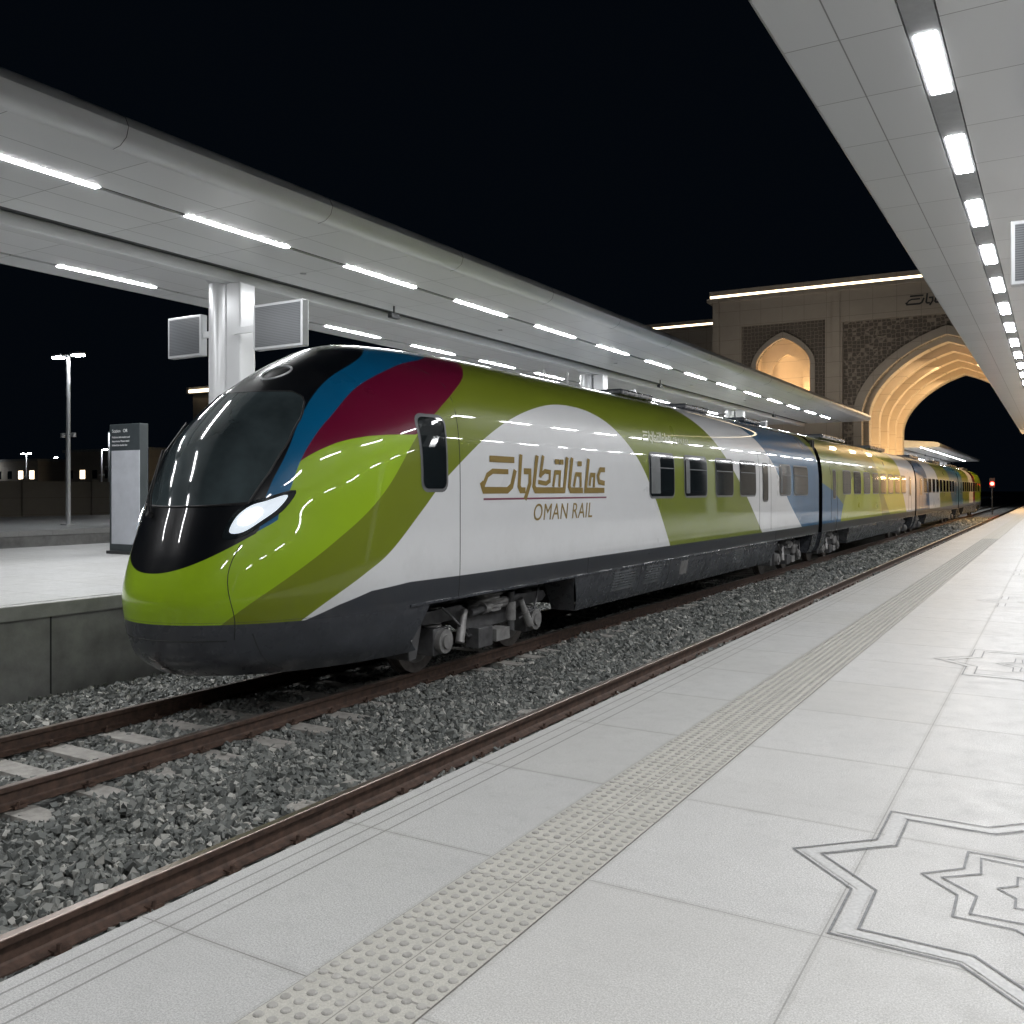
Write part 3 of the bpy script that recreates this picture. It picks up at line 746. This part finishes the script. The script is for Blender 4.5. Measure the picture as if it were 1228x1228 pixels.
def skirt(ya,yb,sl=.35):
    rw=cr(CP,np.linspace(0,3.0,8))
    for s_ in (-1,1):
        V=[]
        for z,W,_,_ in rw:
            k=(z+.28)/.58; V.append([(XC+s_*W,ya+(1-k)*sl,z),(XC+s_*W,yb-(1-k)*sl,z)])
        V=np.array(V).reshape(-1,3); gridmesh('skirt_panel',8,2,V,M['skirt'],T,flip=(s_<0))
        mb=MB(); z0=rw[0][0]; mb.add([(XC+s_*1.30,ya+sl,z0),(XC+s_*1.30,yb-sl,z0),(XC+s_*.9,yb-sl,z0),(XC+s_*.9,ya+sl,z0)],[(0,1,2,3)])
        for yy in (ya,yb):
            q=sl if yy==ya else -sl
            mb.add([(XC+s_*1.30,yy+q,z0),(XC+s_*1.47,yy,.3),(XC+s_*.9,yy,.3),(XC+s_*.9,yy+q,z0)],[(0,1,2,3)])
        mb.obj('skirt_return',M['skirt'],T)
cars=[(6,28.95),(29.45,51.1),(51.6,74.9),(75.4,98)]
skirt(12.45,24.3); skirt(28.2,28.9,.05)
for a,b in cars[1:]: skirt(a+.02,a+.7,.05); skirt(a+4.4,b-4.4); skirt(b-.7,b-.02,.05)
uf=MB()
uf.box(XC-1.25,XC+1.25,7.6,28.9,.30,.5)
for a,b in cars[1:]: uf.box(XC-1.25,XC+1.25,a+.05,b-.05,.30,.5)
uf.box(XC-1.1,XC+1.1,12.9,24,-.2,.3); uf.box(XC-.9,XC+.9,6.9,8.2,-.2,.3)
uf.obj('underframe',M['rubber'],T)
sill=MB()
for a,b in [(8.3,28.93)]+cars[1:]:
    for s_ in (-1,1): sill.box(min(XC+s_*1.47,XC+s_*1.490),max(XC+s_*1.47,XC+s_*1.490),a+.05,b-.03,.275,.30)
sill.obj('sill_rail',M['skirt'],T)
def bogie(yc,wb=2.3,detail=True):
    r=MB();p=MB();w_=MB()
    for dy in (-wb/2,wb/2):
        for s_ in (-1,1):
            x=XC+s_*.72; zc=-.71+.43; nn=36 if detail else 18
            w_.cyl((x-.065,yc+dy,zc),(x+.065,yc+dy,zc),.43,n=nn); w_.cyl((x-s_*.065-s_*.03,yc+dy,zc),(x-s_*.065,yc+dy,zc),.46,n=nn)
            p.cyl((x+s_*.065,yc+dy,zc),(x+s_*.075,yc+dy,zc),.31,.29,n=28)
            r.box(min(x+s_*.12,x+s_*.44),max(x+s_*.12,x+s_*.44),yc+dy-.17,yc+dy+.17,zc-.17,zc+.16)
            p.cyl((x+s_*.44,yc+dy,zc),(x+s_*.52,yc+dy,zc),.15,n=20); p.cyl((x+s_*.52,yc+dy,zc),(x+s_*.55,yc+dy,zc),.09,n=16)
            if detail:
                for k in range(6): p.cyl((x+s_*.30,yc+dy+.0,zc+.17+k*.045),(x+s_*.30,yc+dy,zc+.195+k*.045),.12,n=18)
                p.cyl((x+s_*.55,yc+dy*.78,zc-.05),(x+s_*.5,yc+dy*.62,zc+.34),.045,n=10); p.cyl((x+s_*.55,yc+dy*.78,zc-.05),(x+s_*.52,yc+dy*.7,zc+.15),.06,n=10)
        r.cyl((XC-.9,yc+dy,-.28),(XC+.9,yc+dy,-.28),.09,n=12)
    for s_ in (-1,1):
        x0=XC+s_*.92;x1=XC+s_*1.14
        prof=[(yc-1.62,.02),(yc-1.55,.10),(yc-.7,.13),(yc-.45,-.02),(yc+.45,-.02),(yc+.7,.13),(yc+1.55,.10),(yc+1.62,.02),(yc+1.5,-.05),(yc+.8,-.06),(yc+.5,-.24),(yc-.5,-.24),(yc-.8,-.06),(yc-1.5,-.05)]
        r.prismx(prof,min(x0,x1),max(x0,x1))
        p.cyl((XC+s_*1.02,yc,-.02),(XC+s_*1.02,yc,.28),.27,.24,n=24)
        if detail:
            for k in range(3): p.cyl((XC+s_*1.02,yc,.03+k*.08),(XC+s_*1.02,yc,.06+k*.08),.29,n=24)
            r.cyl((XC+s_*1.2,yc-.55,.0),(XC+s_*1.2,yc+.65,.1),.05,n=12); p.cyl((XC+s_*1.2,yc-.25,.025),(XC+s_*1.2,yc+.3,.07),.075,n=12)
            r.cyl((XC+s_*1.24,yc+.42,-.35),(XC+s_*1.24,yc+.42,.2),.05,n=12); p.cyl((XC+s_*1.24,yc+.42,-.2),(XC+s_*1.24,yc+.42,.05),.07,n=12)
            r.box(min(XC+s_*1.1,XC+s_*1.3),max(XC+s_*1.1,XC+s_*1.3),yc-.5,yc-.15,-.46,-.2)
            p.box(min(XC+s_*1.12,XC+s_*1.34),max(XC+s_*1.12,XC+s_*1.34),yc-.12,yc+.22,-.42,-.26)
            r.tube([(XC+s_*1.2,yc-1.2,.15),(XC+s_*1.26,yc-.9,-.1),(XC+s_*1.2,yc-.6,-.3),(XC+s_*1.15,yc-.4,-.3)],.018,n=6)
            r.tube([(XC+s_*1.2,yc+1.3,.2),(XC+s_*1.28,yc+1.0,-.12),(XC+s_*1.2,yc+.7,-.22)],.018,n=6)
            r.prismx([(yc-1.95,.28),(yc-1.62,.28),(yc-1.62,-.05),(yc-1.72,-.42),(yc-1.86,-.42),(yc-1.9,0)],min(XC+s_*.8,XC+s_*1.2),max(XC+s_*.8,XC+s_*1.2))
    r.box(XC-.95,XC+.95,yc-.35,yc+.35,-.22,.08); r.box(XC-.95,XC+.95,yc-1.9,yc+1.9,.12,.24)
    r.obj('bogie_frame',M['bogie'],T,bevel=.008 if detail else 0); p.obj('bogie_fittings',M['bogie2'],T,smooth=True); w_.obj('bogie_wheels',M['wheel'],T,smooth=True)
bogie(10.55); bogie(26.4)
for a,b in cars[1:]: bogie(a+2.5,detail=(a<40)); bogie(b-2.5,detail=False)
def rpatch(mb,y0,y1,z0,z1,r,off,nose=True,nc=5):
    zs=[z0+r*(1-math.cos(a)) for a in np.linspace(0,math.pi/2,5)]
    zs+=list(np.linspace(z0+r,z1-r,6))[1:-1]
    zs+=[z1-r+r*math.sin(a) for a in np.linspace(0,math.pi/2,5)]
    for s_ in (-1,1):
        vs=[]
        for z in zs:
            d=0
            if z<z0+r: d=r-math.sqrt(max(0,r*r-(z0+r-z)**2))
            elif z>z1-r: d=r-math.sqrt(max(0,r*r-(z-z1+r)**2))
            for k in range(nc):
                y=y0+d+(y1-y0-2*d)*k/(nc-1)
                x=side_x(y,z,off) if nose else XC+at_z(z)[0]+off
                vs.append((XC+(x-XC)*s_,y,z))
        fs=[]
        for i in range(len(zs)-1):
            for k in range(nc-1):
                f=(i*nc+k,i*nc+k+1,(i+1)*nc+k+1,(i+1)*nc+k); fs.append(f if s_>0 else f[::-1])
        mb.add(vs,fs)
fr=MB();gl=MB();bar=MB();bl=MB()
def win(y0,y1,z0=1.49,z1=2.26,r=.10,nose=True,b=True):
    rpatch(fr,y0-.04,y1+.04,z0-.04,z1+.04,r+.03,.005,nose)
    rpatch(gl,y0,y1,z0,z1,r,.011,nose)
    if b:
        zz=z0+.68*(z1-z0); rpatch(bar,y0+.03,y1-.03,zz-.009,zz+.009,.004,.014,nose)
        k=random.choice((0,1,2))
        if k: rpatch(bl,y0+.05,y0+.05+.22*k,z0+.05,z1-.05,.02,.0125,nose)
for a,b in ((15.4,16.6),(17.2,18.5),(19.1,20.3),(20.85,22.1),(24.35,25.5),(25.85,27.5)): win(a,b)
win(8.56,9.02,1.62,2.46,.09,b=False)
for s0,s1 in cars[1:]:
    y=s0+3.2
    while y<s1-3.5: win(y,y+1.35,nose=False,b=False); y+=1.95
sm_=MB()
def vseam(y,z0=.56,z1=2.6,off=.0015,w=.006):
    zs=np.linspace(z0,z1,16); sm_.tube([(side_x(y,z)-.002+off,y,z) for z in zs],w,n=5)
def hseam(y0,y1,z,w=.006): sm_.tube([(side_x(y,z)-.001,y,z) for y in np.linspace(y0,y1,5)],w,n=5)
for d0,d1 in ((22.45,23.5),):
    vseam(d0,.6,2.55);vseam(d1,.6,2.55);hseam(d0,d1,2.55);win(d0+.3,d1-.3,1.35,2.25,.08,b=False)
for s0,s1 in cars[1:]:
    for d0 in (s0+1.3,s1-2.4):
        for yy in (d0,d0+1.0): sm_.tube([(XC+at_z(z)[0],yy,z) for z in np.linspace(.6,2.5,6)],.008,n=5)
        win(d0+.28,d0+.72,1.35,2.25,.08,nose=False,b=False)
vseam(9.32,.3,2.9)
sm_.tube([(side_x(y,z),y,z) for y,z in ((9.32,2.9),(9.2,3.05),(9.0,3.15))],.005,n=5)
for yy in (12.9,24.0): vseam(yy,.31,.55)
for yy in (15.1,16.5,18.6,20.3,22.0): sm_.tube([(XC+at_z(z)[0],yy,z) for z in np.linspace(-.24,.27,6)],.005,n=5)
hseam(8.4,28.9,.553,.004)
for s_ in (-1,1):
    sm_.tube([front_p(s_*(.80+.03*math.sin(i*.5)),z,-.001) for i,z in enumerate(np.linspace(.12,1.06,14))],.005,n=5)
    sm_.tube([front_p(s_*(.92),z,-.001) for z in np.linspace(-.24,.18,8)],.005,n=5)
sm_.tube([front_p(x,.115,-.001) for x in np.linspace(-.75,.75,24)],.006,n=5)
fr.obj('window_frames',M['winframe'],T,fix=False); gl.obj('window_glass',M['glass'],T,fix=False); bar.obj('window_bars',M['winframe'],T,fix=False); bl.obj('window_blinds',M['blind'],T,fix=False); sm_.obj('panel_seams',M['seam'],T)
# windscreen
nu,nv=41,30;V=[]
hw=lambda z:np.interp(z,[1.47,1.8,2.1,2.4,2.58,2.65,2.68],[.78,.86,.89,.84,.75,.67,.58])
for i in range(nv):
    v_=i/(nv-1)
    for j in range(nu):
        u=-1+2*j/(nu-1); z=1.47+(2.68-1.47)*v_ -.04*(1-u*u)*(1-v_)
        h=hw(1.47+(2.68-1.47)*v_)
        V.append(front_p(u*h,z,.008))
gridmesh('windscreen',nv,nu,np.array([tuple(p) for p in V]),M['windscreen'],T,flip=False)
gs=MB(); loop=[(x,1.47-.04*(1-(x/.78)**2)) for x in np.linspace(0,-.78,10)]+[(-hw(z),z) for z in np.linspace(1.5,2.68,20)]+[(x,2.68) for x in np.linspace(-.55,.55,10)]+[(hw(z),z) for z in np.linspace(2.68,1.5,20)]+[(x,1.47-.04*(1-(x/.78)**2)) for x in np.linspace(.78,0,10)]
gs.tube([front_p(x,z,.004) for x,z in loop],.012,n=6); gs.obj('windscreen_seal',M['rubber'],T)
wp=MB(); wp.tube([front_p(-.28,1.36,.04),front_p(-.33,1.52,.07),front_p(-.52,2.0,.06)],.012,n=6)
wp.tube([front_p(-.22,1.36,.04),front_p(-.27,1.52,.07),front_p(-.47,1.96,.06)],.008,n=6)
wp.tube([front_p(-.44,1.68,.03),front_p(-.53,2.0,.03),front_p(-.60,2.33,.03)],.011,n=6)
wp.cyl(front_p(-.26,1.34,.0),front_p(-.26,1.34,.06),.03,n=10); wp.obj('wiper',M['rubber'],T)
hr=MB()
ring=[front_p(.17+.15*math.cos(a),2.93+.09*math.sin(a),.006) for a in np.linspace(0,2*math.pi,33)]
hr.tube(ring,.012,n=6); hr.obj('roof_hatch_ring',M['steel'],T,smooth=True)
for s_ in (-1,1):
    def lens(name,pts,c_,o1,o2,mat):
        poly=smooth_poly(pts,True,4)
        V=[front_p(s_*x,z,o1) for x,z in poly]; c0=front_p(s_*c_[0],c_[1],o2)
        mb=MB(); n=len(V); mb.add([c0]+V,[(0,1+i,1+(i+1)%n) for i in range(n)]); mb.obj(name,mat,T)
    lens('headlight_lens',[(.66,1.12),(.68,1.33),(.78,1.47),(.90,1.53),(1.06,1.60),(1.03,1.42),(.94,1.28),(.80,1.14)],(.86,1.37),.010,.014,M['glass'])
    lens('headlight_reflector',[(.70,1.18),(.72,1.33),(.80,1.44),(.90,1.49),(1.02,1.55),(.99,1.42),(.91,1.30),(.80,1.18)],(.85,1.36),.016,.020,M['drl'])
    lens('headlight_led',[(.755,1.26),(.76,1.34),(.81,1.40),(.86,1.42),(.89,1.385),(.87,1.315),(.82,1.26)],(.82,1.335),.022,.030,M['headlamp'])
rq=MB()
for yy in (17,20.5,25):
    rq.box(XC-.6,XC+.6,yy-.8,yy+.8,3.44,3.56)
for a,b in cars[1:]:
    rq.box(XC-.65,XC+.65,a+4,a+8,3.44,3.6); rq.box(XC-.65,XC+.65,b-8,b-4,3.44,3.6)
rq.obj('roof_equipment',M['skirt'],T,bevel=.04)
an=MB(); an.cyl((XC,14.2,3.47),(XC,14.2,3.75),.02,n=8); an.cyl((XC+.3,14.5,3.45),(XC+.3,14.5,3.7),.02,n=8); an.obj('antenna',M['steel'],T)
vt=MB();vb=MB()
def vent(y0,y1,z0,z1):
    for k in range(7):
        z=z0+(z1-z0)*(k+.5)/7; W=at_z(z)[0]
        vt.box(XC+W-.01,XC+W+.012,y0+.03,y1-.03,z-.010,z+.010)
    for y in (y0,y1): vt.cyl((XC+at_z(z0)[0]+.003,y,z0),(XC+at_z(z1)[0]+.003,y,z1),.012,n=6)
    vb.tube([(XC+at_z(z0)[0]+.002,y0,z0),(XC+at_z(z0)[0]+.002,y1,z0)],.008,n=6)
vent(13.9,14.9,-.08,.24);vent(15.3,16.1,-.08,.24);vent(20.5,21.3,-.06,.24)
vt.obj('skirt_louvres',M['blind'],T);vb.obj('skirt_trim',M['winframe'],T)
lb=MB()
lb.add([(XC+at_z(-.05)[0]+.006,17.1,-.05),(XC+at_z(-.05)[0]+.006,17.5,-.05),(XC+at_z(.22)[0]+.006,17.5,.22),(XC+at_z(.22)[0]+.006,17.1,.22)],[(0,1,2,3)])
lb.obj('data_label',M['bogie2'],T,fix=False)
XS=XC+1.503
sg=MB(); strokes(sg,lambda u,v_,e:(XS+e,9.8+u,1.60+v_),sc=.97); sg.obj('script_lettering',M['gold'],T,fix=False)
MB().add([(XS,9.85,1.475),(XS,13.55,1.475),(XS,13.55,1.50),(XS,9.85,1.50)],[(0,1,2,3)]).obj('lettering_rule',M['maroonv'],T,fix=False)
text_mesh('lettering','OMAN RAIL',.335,M['gold'],T,side_mat(XS,11.12,1.18),shear=.2,sp=1.08)
sg=MB(); strokes(sg,lambda u,v_,e:(XC+at_z(2.50+v_)[0]+.006+e,15.2+u,2.50+v_),sc=.36); sg.obj('small_script',M['olive_txt'],T,fix=False)
text_mesh('lettering','OMAN RAIL',.17,M['olive_txt'],T,side_mat(XC*0+.006+XC,16.7,2.50),shear=.2,xf=lambda z:at_z(z)[0])

root=empty('railway_signal')
MB().cyl((-5.9,109,-1),(-5.9,109,2.8),.07,n=10).box(-6.15,-5.65,108.9,109.1,1.9,2.9).obj('post_and_head',M['darkmetal'],root)
MB().cyl((-5.9,108.8,2.3),(-5.9,108.9,2.3),.18,n=16).obj('red_light',M['redlamp'],root)
for k in range(3):
    l=bpy.data.lights.new('vault_lamp','AREA'); l.shape='RECTANGLE'; l.size=3; l.size_y=2; l.energy=800; l.color=(1,.72,.42)
    o=bpy.data.objects.new('vault_lamp',l); link(o,B); o.location=(0,4+k*8,11.6)
for x_ in (-14,-7.5,-1):
    l=bpy.data.lights.new('facade_fill_spot','SPOT'); l.energy=480; l.spot_size=1.9; l.spot_blend=.8; l.color=(1,.90,.78); l.shadow_soft_size=.2  # added fill spot, only brightens the facade; no such fixture on site
    o=bpy.data.objects.new('facade_fill_spot',l); link(o,B); o.location=(x_,-9.5,7.0)
    d=Vector((x_,0,12))-Vector((x_,-9.5,7.0)); o.rotation_euler=d.to_track_quat('-Z','Y').to_euler()
